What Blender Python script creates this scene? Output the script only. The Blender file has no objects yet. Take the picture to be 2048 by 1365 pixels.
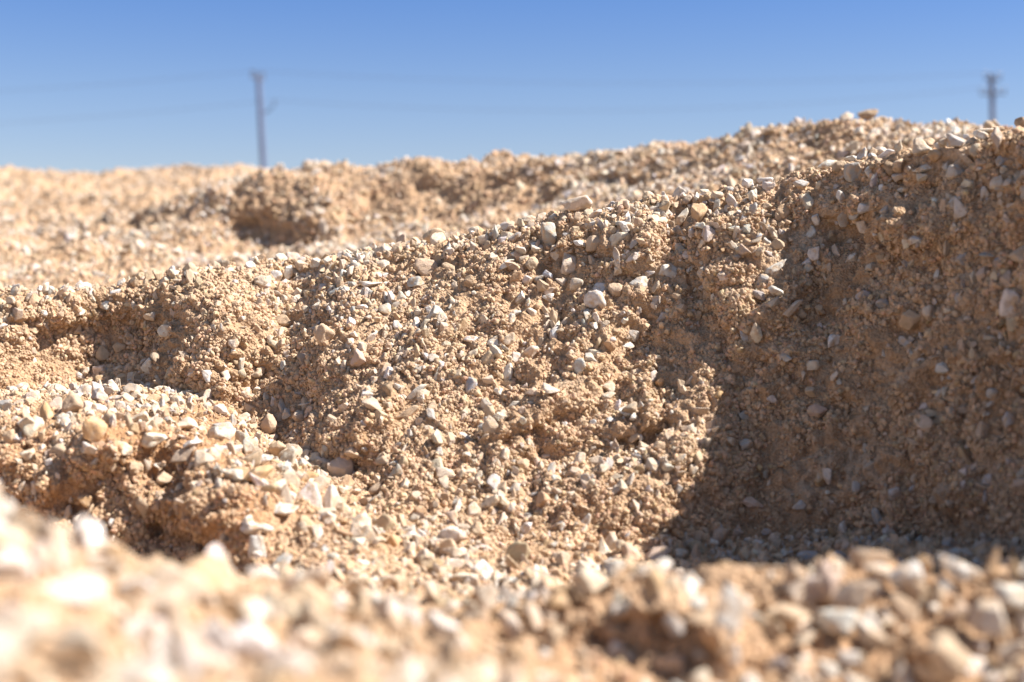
import bpy, bmesh, math, random
import numpy as np
from mathutils import Vector, Matrix, Euler

R = math.radians
rng = np.random.default_rng(11)
random.seed(11)
scene = bpy.context.scene
COL = scene.collection

# ------------------------------------------------------------------ camera model (photo is 2048 x 1365)
F = 2844.0
CX, CY = 1024.0, 682.5
HORIZON = 560.0
PITCH = math.atan((CY - HORIZON) / F)
CAM = np.array([0.0, 0.0, 0.62])
cp, sp = math.cos(PITCH), math.sin(PITCH)
FOCUS = 2.0


def at(px, py, Y):
    """World point seen at pixel (px, py) at forward distance Y."""
    a = (np.asarray(px, float) - CX) / F
    b = (CY - np.asarray(py, float)) / F
    dy = cp + b * sp
    s = Y / dy
    return np.stack([a * s, dy * s, CAM[2] + (-sp + b * cp) * s], -1)


def project(P):
    q = P - CAM
    fwd = q[..., 1] * cp - q[..., 2] * sp
    up = q[..., 1] * sp + q[..., 2] * cp
    return CX + F * q[..., 0] / fwd, CY - F * up / fwd, fwd


# ------------------------------------------------------------------ noise
_perm = np.random.default_rng(5).permutation(4096)
_grad = np.random.default_rng(6).normal(size=(4096, 3))
_grad /= np.linalg.norm(_grad, axis=1)[:, None]


def noise3(P, scale, seed=0):
    Q = P / scale + seed * 17.31
    I = np.floor(Q).astype(np.int64)
    f = Q - I
    u = f * f * f * (f * (f * 6 - 15) + 10)
    out = 0
    for dx in (0, 1):
        for dy in (0, 1):
            for dz in (0, 1):
                h = _perm[(I[..., 0] + dx) & 4095]
                h = _perm[(h + I[..., 1] + dy) & 4095]
                h = _perm[(h + I[..., 2] + dz) & 4095]
                g = _grad[h]
                d = g[..., 0] * (f[..., 0] - dx) + g[..., 1] * (f[..., 1] - dy) + g[..., 2] * (f[..., 2] - dz)
                w = (u[..., 0] if dx else 1 - u[..., 0]) * (u[..., 1] if dy else 1 - u[..., 1]) * (u[..., 2] if dz else 1 - u[..., 2])
                out = out + w * d
    return out * 1.6          # about -1..1


def gauss(a, sigma, axis):
    r = max(1, int(sigma * 3))
    k = np.exp(-0.5 * (np.arange(-r, r + 1) / sigma) ** 2)
    k /= k.sum()
    a = np.moveaxis(a, axis, 0)
    p = np.concatenate([np.repeat(a[:1], r, 0), a, np.repeat(a[-1:], r, 0)])
    o = sum(k[i] * p[i:i + a.shape[0]] for i in range(2 * r + 1))
    return np.moveaxis(o, 0, axis)


# ------------------------------------------------------------------ terrain profiles
# per image column: (row, distance) of A near, B frame bottom, C near crest, D dip, E valley, F ledge edge, G bank foot,
# H bank middle, I bank upper, J crest, K dip, L foot of second heap, M its step, N step back, O second crest, P dip, Q far foot, R far slope, S far crest
FAR = [(400, 7.0), (380, 8.0), (350, 9.0)]
KEYS = {
    -300: [(1650, .38), (1365, .52), (1015, .72), (1200, .98), (1150, 1.62), (850, 1.66), (800, 2.05), (710, 2.10), (635, 2.16), (592, 2.22), (612, 2.6), (582, 2.95), (503, 3.5), (482, 4.1), (445, 4.8), (440, 5.8), (402, 7.0), (365, 8.0), (330, 9.0)],
    0: [(1650, .39), (1365, .53), (1058, .77), (1220, 1.02), (1150, 1.61), (842, 1.66), (790, 2.05), (700, 2.09), (628, 2.14), (586, 2.20), (606, 2.6), (574, 2.9), (500, 3.5), (480, 4.1), (447, 4.7), (440, 5.8), (402, 7.0), (365, 8.0), (338, 9.0)],
    100: [(1650, .40), (1365, .54), (1090, .80), (1240, 1.04), (1155, 1.60), (838, 1.65), (782, 2.06), (698, 2.09), (630, 2.14), (587, 2.20), (604, 2.6), (567, 2.9), (501, 3.45), (482, 4.0), (449, 4.5), (442, 5.7), (404, 7.0), (367, 8.0), (340, 9.0)],
    200: [(1650, .41), (1365, .55), (1130, .85), (1260, 1.07), (1160, 1.58), (838, 1.64), (775, 2.06), (698, 2.09), (630, 2.14), (585, 2.21), (602, 2.6), (562, 2.9), (503, 3.4), (487, 3.7), (452, 4.3), (444, 5.5), (407, 7.0), (370, 8.0), (348, 9.0)],
    350: [(1650, .42), (1365, .56), (1155, .92), (1250, 1.1), (1158, 1.52), (868, 1.62), (790, 2.03), (690, 2.07), (610, 2.14), (556, 2.24), (582, 2.6), (552, 2.9), (506, 3.3), (492, 3.5), (390, 4.1), (410, 5.4), (402, 7.0), (370, 8.0), (336, 9.0)],
    500: [(1650, .44), (1365, .57), (1165, .99), (1200, 1.15), (1150, 1.42), (930, 1.60), (840, 1.96), (690, 2.03), (600, 2.12), (533, 2.24), (567, 2.55), (547, 2.9), (512, 3.2), (502, 3.35), (362, 3.85), (378, 5.3), (382, 7.0), (352, 8.0), (333, 9.0)],
    650: [(1600, .46), (1365, .58), (1190, 1.05), (1180, 1.2), (1150, 1.42), (1040, 1.55), (930, 1.82), (700, 1.98), (590, 2.09), (509, 2.21), (548, 2.5), (538, 2.85), (507, 3.15), (480, 3.45), (340, 3.72), (350, 5.0)] + FAR,
    800: [(1600, .48), (1365, .60), (1210, 1.1), (1190, 1.25), (1165, 1.42), (1120, 1.5), (1040, 1.62), (720, 1.90), (580, 2.05), (484, 2.17), (528, 2.45), (525, 2.75), (478, 3.0), (456, 3.4), (329, 3.64), (350, 4.8)] + FAR,
    1000: [(1600, .55), (1365, .65), (1215, 1.08), (1195, 1.25), (1170, 1.42), (1140, 1.5), (1090, 1.58), (740, 1.85), (580, 1.98), (461, 2.10), (508, 2.35), (505, 2.65), (448, 2.9), (426, 3.3), (310, 3.52), (350, 4.6)] + FAR,
    1200: [(1600, .72), (1365, .82), (1165, .99), (1190, 1.15), (1165, 1.42), (1140, 1.5), (1085, 1.6), (740, 1.82), (560, 1.94), (414, 2.05), (468, 2.3), (465, 2.55), (406, 2.8), (388, 3.15), (294, 3.36), (350, 4.4)] + FAR,
    1400: [(1600, .78), (1365, .86), (1145, .98), (1200, 1.15), (1150, 1.4), (1125, 1.53), (1090, 1.62), (760, 1.785), (540, 1.89), (383, 1.99), (438, 2.25), (434, 2.45), (366, 2.7), (352, 2.95), (279, 3.14), (340, 4.2)] + FAR,
    1550: [(1600, .78), (1365, .86), (1130, .98), (1210, 1.15), (1140, 1.4), (1120, 1.51), (1090, 1.64), (760, 1.765), (520, 1.875), (358, 1.955), (418, 2.2), (404, 2.4), (334, 2.6), (322, 2.8), (255, 2.98), (320, 4.0)] + FAR,
    1700: [(1600, .78), (1365, .85), (1118, .98), (1230, 1.15), (1140, 1.35), (1115, 1.48), (1090, 1.62), (760, 1.705), (470, 1.815), (321, 1.87), (387, 2.15), (384, 2.35), (304, 2.55), (292, 2.65), (233, 2.82), (300, 3.8)] + FAR,
    1850: [(1600, .78), (1365, .84), (1118, .98), (1230, 1.12), (1140, 1.3), (1115, 1.42), (1090, 1.56), (740, 1.62), (420, 1.72), (287, 1.76), (358, 2.05), (354, 2.25), (300, 2.45), (285, 2.55), (247, 2.75), (300, 3.7)] + FAR,
    2048: [(1600, .78), (1365, .83), (1125, .97), (1230, 1.1), (1150, 1.25), (1120, 1.34), (1090, 1.43), (720, 1.51), (380, 1.61), (257, 1.65), (328, 1.95), (336, 2.15), (302, 2.35), (290, 2.45), (274, 2.7), (310, 3.6)] + FAR,
    2350: [(1600, .72), (1365, .80), (1125, .90), (1200, 1.0), (1160, 1.1), (1130, 1.08), (1090, 1.13), (700, 1.18), (330, 1.25), (160, 1.38), (260, 1.8), (300, 2.1), (290, 2.3), (285, 2.4), (280, 2.7), (310, 3.5)] + FAR,
    2800: [(1600, .60), (1365, .66), (1125, .72), (1200, .78), (1160, .82), (1130, .85), (1090, .88), (640, .92), (150, .98), (-60, 1.08), (200, 1.5), (300, 1.9), (280, 2.3), (275, 2.4), (270, 2.7), (310, 3.5)] + FAR,
}
# lumps and hollows: centre column, row, half width, half height, tilt, push towards the camera (metres)
LUMPS = [
    (410, 650, 85, 140, -12, .055), (205, 705, 170, 95, 10, -.11), (590, 610, 55, 100, 0, -.055), (700, 640, 75, 130, -10, .04),
    (540, 780, 70, 60, 0, -.03), (700, 860, 110, 60, 30, .05), (1385, 570, 40, 170, 25, -.02), (1300, 690, 60, 60, 45, -.02),
    (1510, 560, 85, 200, 12, .04), (1610, 560, 40, 150, 25, -.015), (1250, 480, 120, 60, -20, .03), (1280, 850, 140, 30, 18, .025), (1180, 900, 140, 35, 15, -.025),
    (1060, 830, 110, 30, 20, .03), (1360, 940, 60, 60, 0, .02), (1240, 1010, 110, 60, 0, .02), (950, 700, 150, 100, 0, .02),
    (1680, 470, 80, 40, -20, -.025), (1800, 440, 120, 50, -15, .03), (505, 468, 60, 36, 0, -.20), (620, 410, 70, 60, 0, .15),
    (235, 437, 65, 22, -10, -.28), (85, 462, 75, 22, 0, -.28), (60, 400, 60, 10, 0, -.2), (760, 340, 50, 22, 0, -.1), (1230, 380, 60, 25, 0, -.1), (1700, 270, 60, 35, 0, .08), (1600, 285, 40, 40, 0, -.08),
    (330, 930, 50, 60, 0, -.04), (200, 900, 50, 45, 0, .03), (450, 1020, 90, 70, 0, .05), (80, 960, 70, 60, 0, .03), (350, 1080, 70, 40, 0, -.05),
    (1100, 1330, 260, 75, 0, -.065), (1440, 1270, 60, 60, 0, .05), (1330, 1215, 90, 25, 0, .03), (1620, 1240, 110, 30, 0, -.03), (1850, 1290, 60, 40, 0, .04), (1000, 1290, 40, 50, 0, -.04), (930, 1270, 40, 40, 0, .03),
    (20, 350, 55, 14, 0, -.35), (420, 332, 110, 12, 0, .3),
]
cols = sorted(KEYS)
for c_ in KEYS:                               # the second heap stands well behind the bank
    KEYS[c_] = [(y, d * (1 + .22 * min(1, max(0, (k - 10) / 1.0)) * (1 if k < 15 else max(0, 1 - (k - 14) / 2)))) for k, (y, d) in enumerate(KEYS[c_])]
nK = len(KEYS[0])
inner = np.arange(-60, 2110, 2.6)
left = -60 - np.cumsum(2.6 * 1.06 ** np.arange(1, 75))
right = 2110 + np.cumsum(2.6 * 1.06 ** np.arange(0, 75))
U = np.concatenate([left[::-1], inner, right])
KY = np.stack([np.interp(U, cols, [KEYS[c][k][0] for c in cols]) for k in range(nK)])
KD = np.stack([np.interp(U, cols, [KEYS[c][k][1] for c in cols]) for k in range(nK)])
KY, KD = gauss(KY, 16, 1), gauss(KD, 16, 1)
rows_y, rows_d, seg = [], [], []
infr = (U > 0) & (U < 2048)
for k in range(nK - 1):
    dy = np.abs(KY[k + 1] - KY[k])[infr].mean()
    visible = k not in (0, 2, 9, 14)
    n = int(max(10, dy / (2.6 if visible else 6)))
    if k in (10, 11, 12, 15, 16, 17):
        n = int(max(24, dy / 1.8))
    t = np.arange(n) / n
    rows_y.append(KY[k][None] * (1 - t[:, None]) + KY[k + 1][None] * t[:, None])
    rows_d.append(KD[k][None] * (1 - t[:, None]) + KD[k + 1][None] * t[:, None])
    seg += [k + tt for tt in t]
rows_y.append(KY[-1:]); rows_d.append(KD[-1:]); seg.append(nK - 1.0)
TY, TD = np.concatenate(rows_y), np.concatenate(rows_d)
SEG = np.array(seg)
TY, TD = gauss(TY, 3.0, 0), gauss(TD, 3.0, 0)
UU = np.broadcast_to(U[None], TY.shape)
# lumps and hollows of the banks
for (lx, ly, rx, ry, ta, push) in LUMPS:
    c, s = math.cos(R(ta)), math.sin(R(ta))
    X, Yv = UU - lx, TY - ly
    a, b = (X * c - Yv * s) / rx, (X * s + Yv * c) / ry
    if ly > 1200:
        ok = SEG < 2.2
    elif ly > 560:
        ok = (SEG > 4.0) & (SEG < 9.2)
    elif lx > 1100 and ly > 400:
        ok = (SEG > 4.0) & (SEG < 9.2)
    elif ly < 350 and lx < 500:
        ok = SEG > 15.0
    elif lx > 1650 and ly > 430:
        ok = (SEG > 4.0) & (SEG < 9.2)
    else:
        ok = (SEG > 9.8) & (SEG < 14.2)
    if lx < 300 and ly < 480:
        ok = (SEG > 12.5)
    TD = TD - push * np.exp(-(a * a + b * b) ** 1.5) * ok[:, None]
P = at(UU, TY, TD)
# rows beneath and behind the camera, and the plain out to the horizon
xn = (U - CX) / F


def flat_row(y, z, spread):
    return np.stack([xn * spread, np.full_like(xn, y), np.full_like(xn, CAM[2] + z)], -1)[None]


near = np.concatenate([flat_row(y, -.27, 1.6) for y in (-3, -2, -1.2, -.6, -.2)] +
                      [flat_row(.1, -.25, 1.0), flat_row(.24, -.23, .75)])
w = np.clip((0.62 - P[..., 1]) / .3, 0, 1)
far_rows = []
last = P[-1]
for d in (9.6, 10.5, 12, 14, 17, 21, 27, 36, 50, 70, 100, 160, 300, 700, 1500, 3000):
    k = min(1, (d - 9) / 4.0)
    k = k * k * (3 - 2 * k)
    z = last[:, 2] * (1 - k)
    far_rows.append(np.stack([xn * d * (1.0 if d < 30 else 1.6), np.full_like(xn, d), z], -1)[None])
P = np.concatenate([near] + [P] + far_rows)
NN = len(near)
SEGA = np.concatenate([np.full(NN, -1.0), SEG, np.full(len(far_rows), 18.5)])
nr, nc = P.shape[:2]


def normals(P):
    du = np.gradient(P, axis=1)
    dv = np.gradient(P, axis=0)
    n = np.cross(du, dv)
    n /= np.linalg.norm(n, axis=-1)[..., None] + 1e-12
    return n


PX0 = project(P)[0]
N0 = normals(gauss(gauss(P, 4, 0), 4, 1))
D = np.abs(P[..., 1])
far_k = np.clip((D - 2.4) / 4, 0, 1)
steep = np.clip(1.15 - N0[..., 2], 0.25, 1.0)
edge = np.clip((SEGA[:, None] + 1) / 1.5, 0, 1) * np.clip((18.6 - SEGA[:, None]) / .8, 0, 1)


def billow(sc, sd):
    return np.abs(noise3(P, sc, sd)) * 2 - .55


h = .015 * noise3(P, .27, 1) + .011 * billow(.12, 2) * steep + .015 * billow(.055, 3) * steep
h += .0105 * billow(.024, 4) * (.35 + .65 * steep) + .0034 * billow(.011, 5) + .0018 * noise3(P, .0065, 6)
onbank = np.clip((SEGA[:, None] - 5.6) / .8, 0, 1) * np.clip((9.0 - SEGA[:, None]) / .5, 0, 1)
sdir = P[..., 0] - .62 * P[..., 2]
wob = .03 * noise3(P, .15, 41)
Q = np.stack([sdir + wob, .2 * P[..., 2], 0 * sdir], -1)
right_k = np.clip((PX0 - 650) / 500, 0, 1) * .7 + .3
h += onbank * right_k * (.013 * noise3(Q, .075, 42) + .010 * (1 - 2 * np.abs(noise3(Q, .042, 43))))
h += far_k * ((1 - .6 * np.clip((D - 5) / 2, 0, 1)) * (.05 * noise3(P, .7, 7) + .055 * billow(.22, 8)) + .03 * billow(.09, 10))
h *= edge
P = P + N0 * h[..., None]
P[..., 2] += edge * .004 * noise3(P, .03, 9)
NS = normals(gauss(gauss(P, 1.5, 0), 1.5, 1))
print('terrain', nr, nc, nr * nc)


def grid_mesh(name, P):
    nr, nc = P.shape[:2]
    me = bpy.data.meshes.new(name)
    idx = np.arange(nr * nc).reshape(nr, nc)
    q = np.stack([idx[:-1, :-1], idx[:-1, 1:], idx[1:, 1:], idx[1:, :-1]], -1).reshape(-1, 4)
    me.vertices.add(nr * nc)
    me.vertices.foreach_set('co', P.reshape(-1).astype(np.float32))
    me.loops.add(q.size)
    me.loops.foreach_set('vertex_index', q.reshape(-1).astype(np.int32))
    me.polygons.add(len(q))
    me.polygons.foreach_set('loop_start', (np.arange(len(q)) * 4).astype(np.int32))
    me.polygons.foreach_set('loop_total', np.full(len(q), 4, np.int32))
    me.polygons.foreach_set('use_smooth', np.ones(len(q), bool))
    me.update(calc_edges=True)
    return me


# ------------------------------------------------------------------ materials
def mat(name):
    m = bpy.data.materials.new(name)
    m.use_nodes = True
    nt = m.node_tree
    b = nt.nodes['Principled BSDF']
    return m, nt, b


def nd(nt, t, **kw):
    n = nt.nodes.new(t)
    for k, v in kw.items():
        if k.startswith('i_'):
            n.inputs[k[2:].replace('_', ' ')].default_value = v
        else:
            setattr(n, k, v)
    return n


def ramp(nt, src, stops):
    r = nt.nodes.new('ShaderNodeValToRGB')
    els = r.color_ramp.elements
    while len(els) < len(stops):
        els.new(.5)
    for e, (p, c) in zip(els, stops):
        e.position = p
        e.color = (*c, 1) if len(c) == 3 else c
    nt.links.new(src, r.inputs['Fac'])
    return r


def mixc(nt, fac, a, b, mode='MIX'):
    m = nt.nodes.new('ShaderNodeMix')
    m.data_type = 'RGBA'
    m.blend_type = mode
    for sock, v in ((m.inputs[0], fac), (m.inputs[6], a), (m.inputs[7], b)):
        if isinstance(v, (int, float)):
            sock.default_value = v
        elif isinstance(v, tuple):
            sock.default_value = (*v, 1)
        else:
            nt.links.new(v, sock)
    return m.outputs[2]


def soil_material():
    m, nt, b = mat('soil')
    L = nt.links.new
    geo = nd(nt, 'ShaderNodeNewGeometry')
    n1 = nd(nt, 'ShaderNodeTexNoise', i_Scale=9.0, i_Detail=6.0, i_Roughness=.65)
    n2 = nd(nt, 'ShaderNodeTexNoise', i_Scale=160.0, i_Detail=5.0, i_Roughness=.7)
    n3 = nd(nt, 'ShaderNodeTexVoronoi', i_Scale=260.0)
    for n in (n1, n2, n3):
        L(geo.outputs['Position'], n.inputs['Vector'])
    base = ramp(nt, n1.outputs['Fac'], [(.3, (.44, .288, .172)), (.52, (.525, .36, .23)), (.72, (.595, .46, .335))])
    fine = ramp(nt, n2.outputs['Fac'], [(.3, (.72, .66, .58)), (.55, (1, 1, 1)), (.75, (1.25, 1.22, 1.18))])
    och = nd(nt, 'ShaderNodeAttribute', attribute_name='ochre')
    rich = mixc(nt, och.outputs['Fac'], base.outputs['Color'], (.46, .27, .145))
    c = mixc(nt, 1.0, rich, fine.outputs['Color'], 'MULTIPLY')
    L(c, b.inputs['Base Color'])
    b.inputs['Roughness'].default_value = .95
    b.inputs['Specular IOR Level'].default_value = .15
    bm = nd(nt, 'ShaderNodeBump', i_Strength=.8, i_Distance=.004)
    add = nd(nt, 'ShaderNodeMath', operation='ADD')
    L(n2.outputs['Fac'], add.inputs[0])
    L(n3.outputs['Distance'], add.inputs[1])
    L(add.outputs[0], bm.inputs['Height'])
    L(bm.outputs['Normal'], b.inputs['Normal'])
    return m


def stone_material(name, attr_type, dust=.35):
    """Limestone: its tint comes from the object colour or from the instance's own tint."""
    m, nt, b = mat(name)
    L = nt.links.new
    if attr_type == 'OBJECT':
        oi = nd(nt, 'ShaderNodeObjectInfo')
        tint, rnd = oi.outputs['Color'], oi.outputs['Random']
    else:
        a = nd(nt, 'ShaderNodeAttribute', attribute_type='INSTANCER', attribute_name='tint')
        oi = nd(nt, 'ShaderNodeObjectInfo')
        tint, rnd = a.outputs['Color'], oi.outputs['Random']
    geo = nd(nt, 'ShaderNodeNewGeometry')
    n1 = nd(nt, 'ShaderNodeTexNoise', i_Scale=55.0, i_Detail=6.0, i_Roughness=.65)
    n2 = nd(nt, 'ShaderNodeTexNoise', i_Scale=420.0, i_Detail=4.0, i_Roughness=.7)
    n3 = nd(nt, 'ShaderNodeTexNoise', i_Scale=130.0, i_Detail=3.0)
    for n in (n1, n2, n3):
        L(geo.outputs['Position'], n.inputs['Vector'])
    mott = ramp(nt, n1.outputs['Fac'], [(.3, (.80, .78, .76)), (.6, (1.06, 1.05, 1.04))])
    c = mixc(nt, 1.0, tint, mott.outputs['Color'], 'MULTIPLY')
    pit = ramp(nt, n2.outputs['Fac'], [(.28, (.62, .58, .54)), (.42, (1, 1, 1))])
    c = mixc(nt, .7, c, pit.outputs['Color'], 'MULTIPLY')
    dm = ramp(nt, n3.outputs['Fac'], [(.46, (0, 0, 0)), (.66, (dust * 2, dust * 2, dust * 2))])
    c = mixc(nt, dm.outputs['Color'], c, (.55, .40, .265))
    L(c, b.inputs['Base Color'])
    b.inputs['Roughness'].default_value = .85
    b.inputs['Specular IOR Level'].default_value = .25
    bm = nd(nt, 'ShaderNodeBump', i_Strength=.55, i_Distance=.002)
    L(n2.outputs['Fac'], bm.inputs['Height'])
    bm2 = nd(nt, 'ShaderNodeBump', i_Strength=.5, i_Distance=.005)
    L(n1.outputs['Fac'], bm2.inputs['Height'])
    L(bm.outputs['Normal'], bm2.inputs['Normal'])
    L(bm2.outputs['Normal'], b.inputs['Normal'])
    return m


M_SOIL = soil_material()
M_STONE = stone_material('limestone', 'OBJECT', .5)
M_GRAVEL = stone_material('gravel_limestone', 'INSTANCER', .45)

PX, PY, DEP = project(P)
SEGG = np.broadcast_to(SEGA[:, None], P.shape[:2])
OCHRE = np.clip(1.3 - ((PX - 230) / 420) ** 2, 0, 1) * (SEGG > 4) * (SEGG < 5.6) + .55 * np.clip(1 - np.abs(SEGG - 5.5) / 1.3, 0, 1) + .5 * ((SEGG > .5) & (SEGG < 2.2)) * np.clip((PX - 900) / 200, 0, 1) + .15 * (SEGG > 12) * np.clip(noise3(P, .6, 32) * 2, 0, 1)
OCHRE = np.clip(gauss(gauss(OCHRE, 6, 0), 6, 1) * (.6 + .8 * noise3(P, .12, 31)), 0, 1)
terrain = bpy.data.objects.new('terrain', grid_mesh('terrain', P))
COL.objects.link(terrain)
terrain['kind'] = 'structure'
terrain['label'] = 'sandy tan heaps and eroded bank of gravelly soil'
terrain.data.materials.append(M_SOIL)
at_ = terrain.data.attributes.new('ochre', 'FLOAT', 'POINT')
at_.data.foreach_set('value', OCHRE.reshape(-1).astype(np.float32))

# ------------------------------------------------------------------ stone shapes
_ico = {}


def ico(sub):
    if sub not in _ico:
        bm = bmesh.new()
        bmesh.ops.create_icosphere(bm, subdivisions=sub, radius=1)
        v = np.array([x.co[:] for x in bm.verts])
        f = np.array([[x.index for x in p.verts] for p in bm.faces], np.int32)
        bm.free()
        _ico[sub] = (v, f)
    return _ico[sub]


def tri_mesh(name, v, f, m, smooth=True):
    me = bpy.data.meshes.new(name)
    me.vertices.add(len(v)); me.vertices.foreach_set('co', v.reshape(-1).astype(np.float32))
    me.loops.add(f.size); me.loops.foreach_set('vertex_index', f.reshape(-1))
    me.polygons.add(len(f))
    me.polygons.foreach_set('loop_start', (np.arange(len(f)) * 3).astype(np.int32))
    me.polygons.foreach_set('loop_total', np.full(len(f), 3, np.int32))
    me.polygons.foreach_set('use_smooth', np.full(len(f), smooth, bool))
    me.update(calc_edges=True)
    me.materials.append(m)
    return me


def stone_mesh(name, seed, sub, m, dims=(1, .75, .6), planes=13, sharp=22, rough=.05, wedge=0.0, lump=0.12, point=0.0):
    """A broken stone about 1 across: a ball cut by planes, its edges slightly worn, with chips and pits."""
    r = np.random.default_rng(seed)
    v, f = ico(sub)
    n = r.normal(size=(planes, 3)); n /= np.linalg.norm(n, axis=1)[:, None]
    d = r.uniform(.5, .88, planes)
    q = np.clip((v @ n.T) / d, 0, None)
    rad = 1 / np.power((q ** sharp).sum(1) + .55 ** sharp, 1 / sharp)
    rad = np.clip(rad, .3, 1.35)
    p = v * rad[:, None]
    off = r.uniform(0, 50, 3)
    p = p * (1 + lump * noise3(p + off, .9)[:, None] + rough * noise3(p + off, .32)[:, None] + rough * .5 * noise3(p + off, .14)[:, None])
    p -= (p.max(0) + p.min(0)) / 2
    p /= (p.max(0) - p.min(0))
    if wedge:
        k = 1 - wedge * (p[:, 0] + .5)
        p[:, 1] *= k; p[:, 2] *= k
    if point:
        k = 1 - point * (p[:, 2] + .5)
        p[:, 0] = p[:, 0] * k + .12 * (p[:, 2] + .5); p[:, 1] *= k
    p *= np.array(dims)
    return tri_mesh(name, p, f, m)


def crumb_mesh(name, seed, sub, m):
    """A crumbly clod of soil grains."""
    r = np.random.default_rng(seed)
    v, f = ico(sub)
    off = r.uniform(0, 50, 3)
    rad = 1 + .38 * noise3(v + off, .9) + .30 * np.abs(noise3(v + off, .42)) + .12 * noise3(v + off, .2)
    p = v * rad[:, None] * r.uniform(.75, 1.15, 3)
    p -= (p.max(0) + p.min(0)) / 2
    p /= (p.max(0) - p.min(0)).max()
    return tri_mesh(name, p, f, m)


# ------------------------------------------------------------------ scattering (gravel and crumbs nobody could count)
PX, PY, DEP = project(P)
CS = 8                                      # depth grid, for what can be seen
gw, gh = 3600 // CS, 1600 // CS
zb = np.full((gh, gw), 1e9)
gx = np.floor((PX + 600) / CS).astype(int); gy = np.floor((PY + 100) / CS).astype(int)
okz = (DEP > .2) & (gx >= 0) & (gx < gw) & (gy >= 0) & (gy < gh)
np.minimum.at(zb, (gy[okz], gx[okz]), DEP[okz])
VIS = np.zeros(P.shape[:2], bool)
VIS[okz] = DEP[okz] < zb[gy[okz], gx[okz]] * 1.04 + .03
A = np.linalg.norm(np.cross(P[1:, :-1] - P[:-1, :-1], P[:-1, 1:] - P[:-1, :-1]), axis=-1)
INF = (PX > -560) & (PX < 2750) & (PY > -60) & (PY < 1480) & (DEP > .25) & (DEP < 10)
SEGG = np.broadcast_to(SEGA[:, None], P.shape[:2])


def sample(n, weight, seed):
    r = np.random.default_rng(seed)
    w = (A * weight[:-1, :-1]).reshape(-1)
    cs = np.cumsum(w)
    i = np.searchsorted(cs, r.random(n) * cs[-1])
    i = np.clip(i, 0, len(w) - 1)
    a, b = np.divmod(i, nc - 1)
    s, t = r.random((2, n, 1))
    p = (P[a, b] * (1 - s) + P[a + 1, b] * s) * (1 - t) + (P[a, b + 1] * (1 - s) + P[a + 1, b + 1] * s) * t
    return p, NS[a, b], a, b


PALETTE = .94 * np.array([(.70, .64, .57), (.66, .575, .475), (.60, .495, .385), (.50, .475, .445), (.56, .43, .30), (.52, .355, .21), (.46, .365, .28), (.74, .71, .67)])


def instancer(name, label, meshes, p, nrm, size, tint, seed, flat=.0):
    r = np.random.default_rng(seed)
    n = len(p)
    coll = bpy.data.collections.new(name + '_shapes')
    for i, me in enumerate(meshes):
        coll.objects.link(bpy.data.objects.new(me.name, me))
    me = bpy.data.meshes.new(name)
    me.vertices.add(n)
    me.vertices.foreach_set('co', p.reshape(-1).astype(np.float32))
    e = r.uniform(-math.pi, math.pi, (n, 3))
    e[:, :2] *= 1 - flat
    for an, ty, val, key in (('rot', 'FLOAT_VECTOR', e, 'vector'), ('scl', 'FLOAT_VECTOR', size, 'vector'), ('tint', 'FLOAT_COLOR', tint, 'color')):
        at_ = me.attributes.new(an, ty, 'POINT')
        at_.data.foreach_set(key, val.reshape(-1).astype(np.float32))
    at_ = me.attributes.new('variant', 'INT', 'POINT')
    at_.data.foreach_set('value', r.integers(0, len(meshes), n).astype(np.int32))
    ob = bpy.data.objects.new(name, me)
    COL.objects.link(ob)
    ob['kind'] = 'stuff'
    ob['label'] = label
    ng = bpy.data.node_groups.new(name, 'GeometryNodeTree')
    ng.interface.new_socket('Geometry', in_out='INPUT', socket_type='NodeSocketGeometry')
    ng.interface.new_socket('Geometry', in_out='OUTPUT', socket_type='NodeSocketGeometry')
    N = ng.nodes.new; L = ng.links.new
    gi, go = N('NodeGroupInput'), N('NodeGroupOutput')
    iop = N('GeometryNodeInstanceOnPoints')
    ci = N('GeometryNodeCollectionInfo')
    ci.inputs['Collection'].default_value = coll
    ci.inputs['Separate Children'].default_value = True
    ci.inputs['Reset Children'].default_value = True

    def na(a, t):
        x = N('GeometryNodeInputNamedAttribute'); x.data_type = t; x.inputs['Name'].default_value = a
        return x.outputs['Attribute']
    L(gi.outputs[0], iop.inputs['Points'])
    L(ci.outputs[0], iop.inputs['Instance'])
    iop.inputs['Pick Instance'].default_value = True
    L(na('variant', 'INT'), iop.inputs['Instance Index'])
    er = N('FunctionNodeEulerToRotation')
    L(na('rot', 'FLOAT_VECTOR'), er.inputs[0])
    L(er.outputs[0], iop.inputs['Rotation'])
    L(na('scl', 'FLOAT_VECTOR'), iop.inputs['Scale'])
    L(iop.outputs[0], go.inputs[0])
    md = ob.modifiers.new('scatter', 'NODES')
    md.node_group = ng
    return ob


def tints(n, seed, pr, jitter=.08):
    r = np.random.default_rng(seed)
    pr = np.array(pr, float); pr /= pr.sum()
    c = PALETTE[r.choice(len(PALETTE), n, p=pr)] * (1 + r.normal(0, jitter, (n, 1))) * (1 + r.normal(0, .02, (n, 3)))
    return np.concatenate([np.clip(c, .05, .85), np.ones((n, 1))], 1)


pebble_shapes = [stone_mesh('pebble', 100 + i, 4, M_GRAVEL, (1, random.uniform(.6, .95), random.uniform(.35, .8)), planes=random.choice((7, 9, 11)), wedge=random.choice((0, 0, .3, .5)), sharp=random.choice((14, 30, 50))) for i in range(22)]
crumb_shapes = [crumb_mesh('crumb', 300 + i, 3, M_GRAVEL) for i in range(12)] + [stone_mesh('crumb', 330 + i, 3, M_GRAVEL, (1, random.uniform(.6, 1), random.uniform(.5, .9)), planes=9, sharp=14, rough=.14, lump=.3) for i in range(14)]

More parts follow.
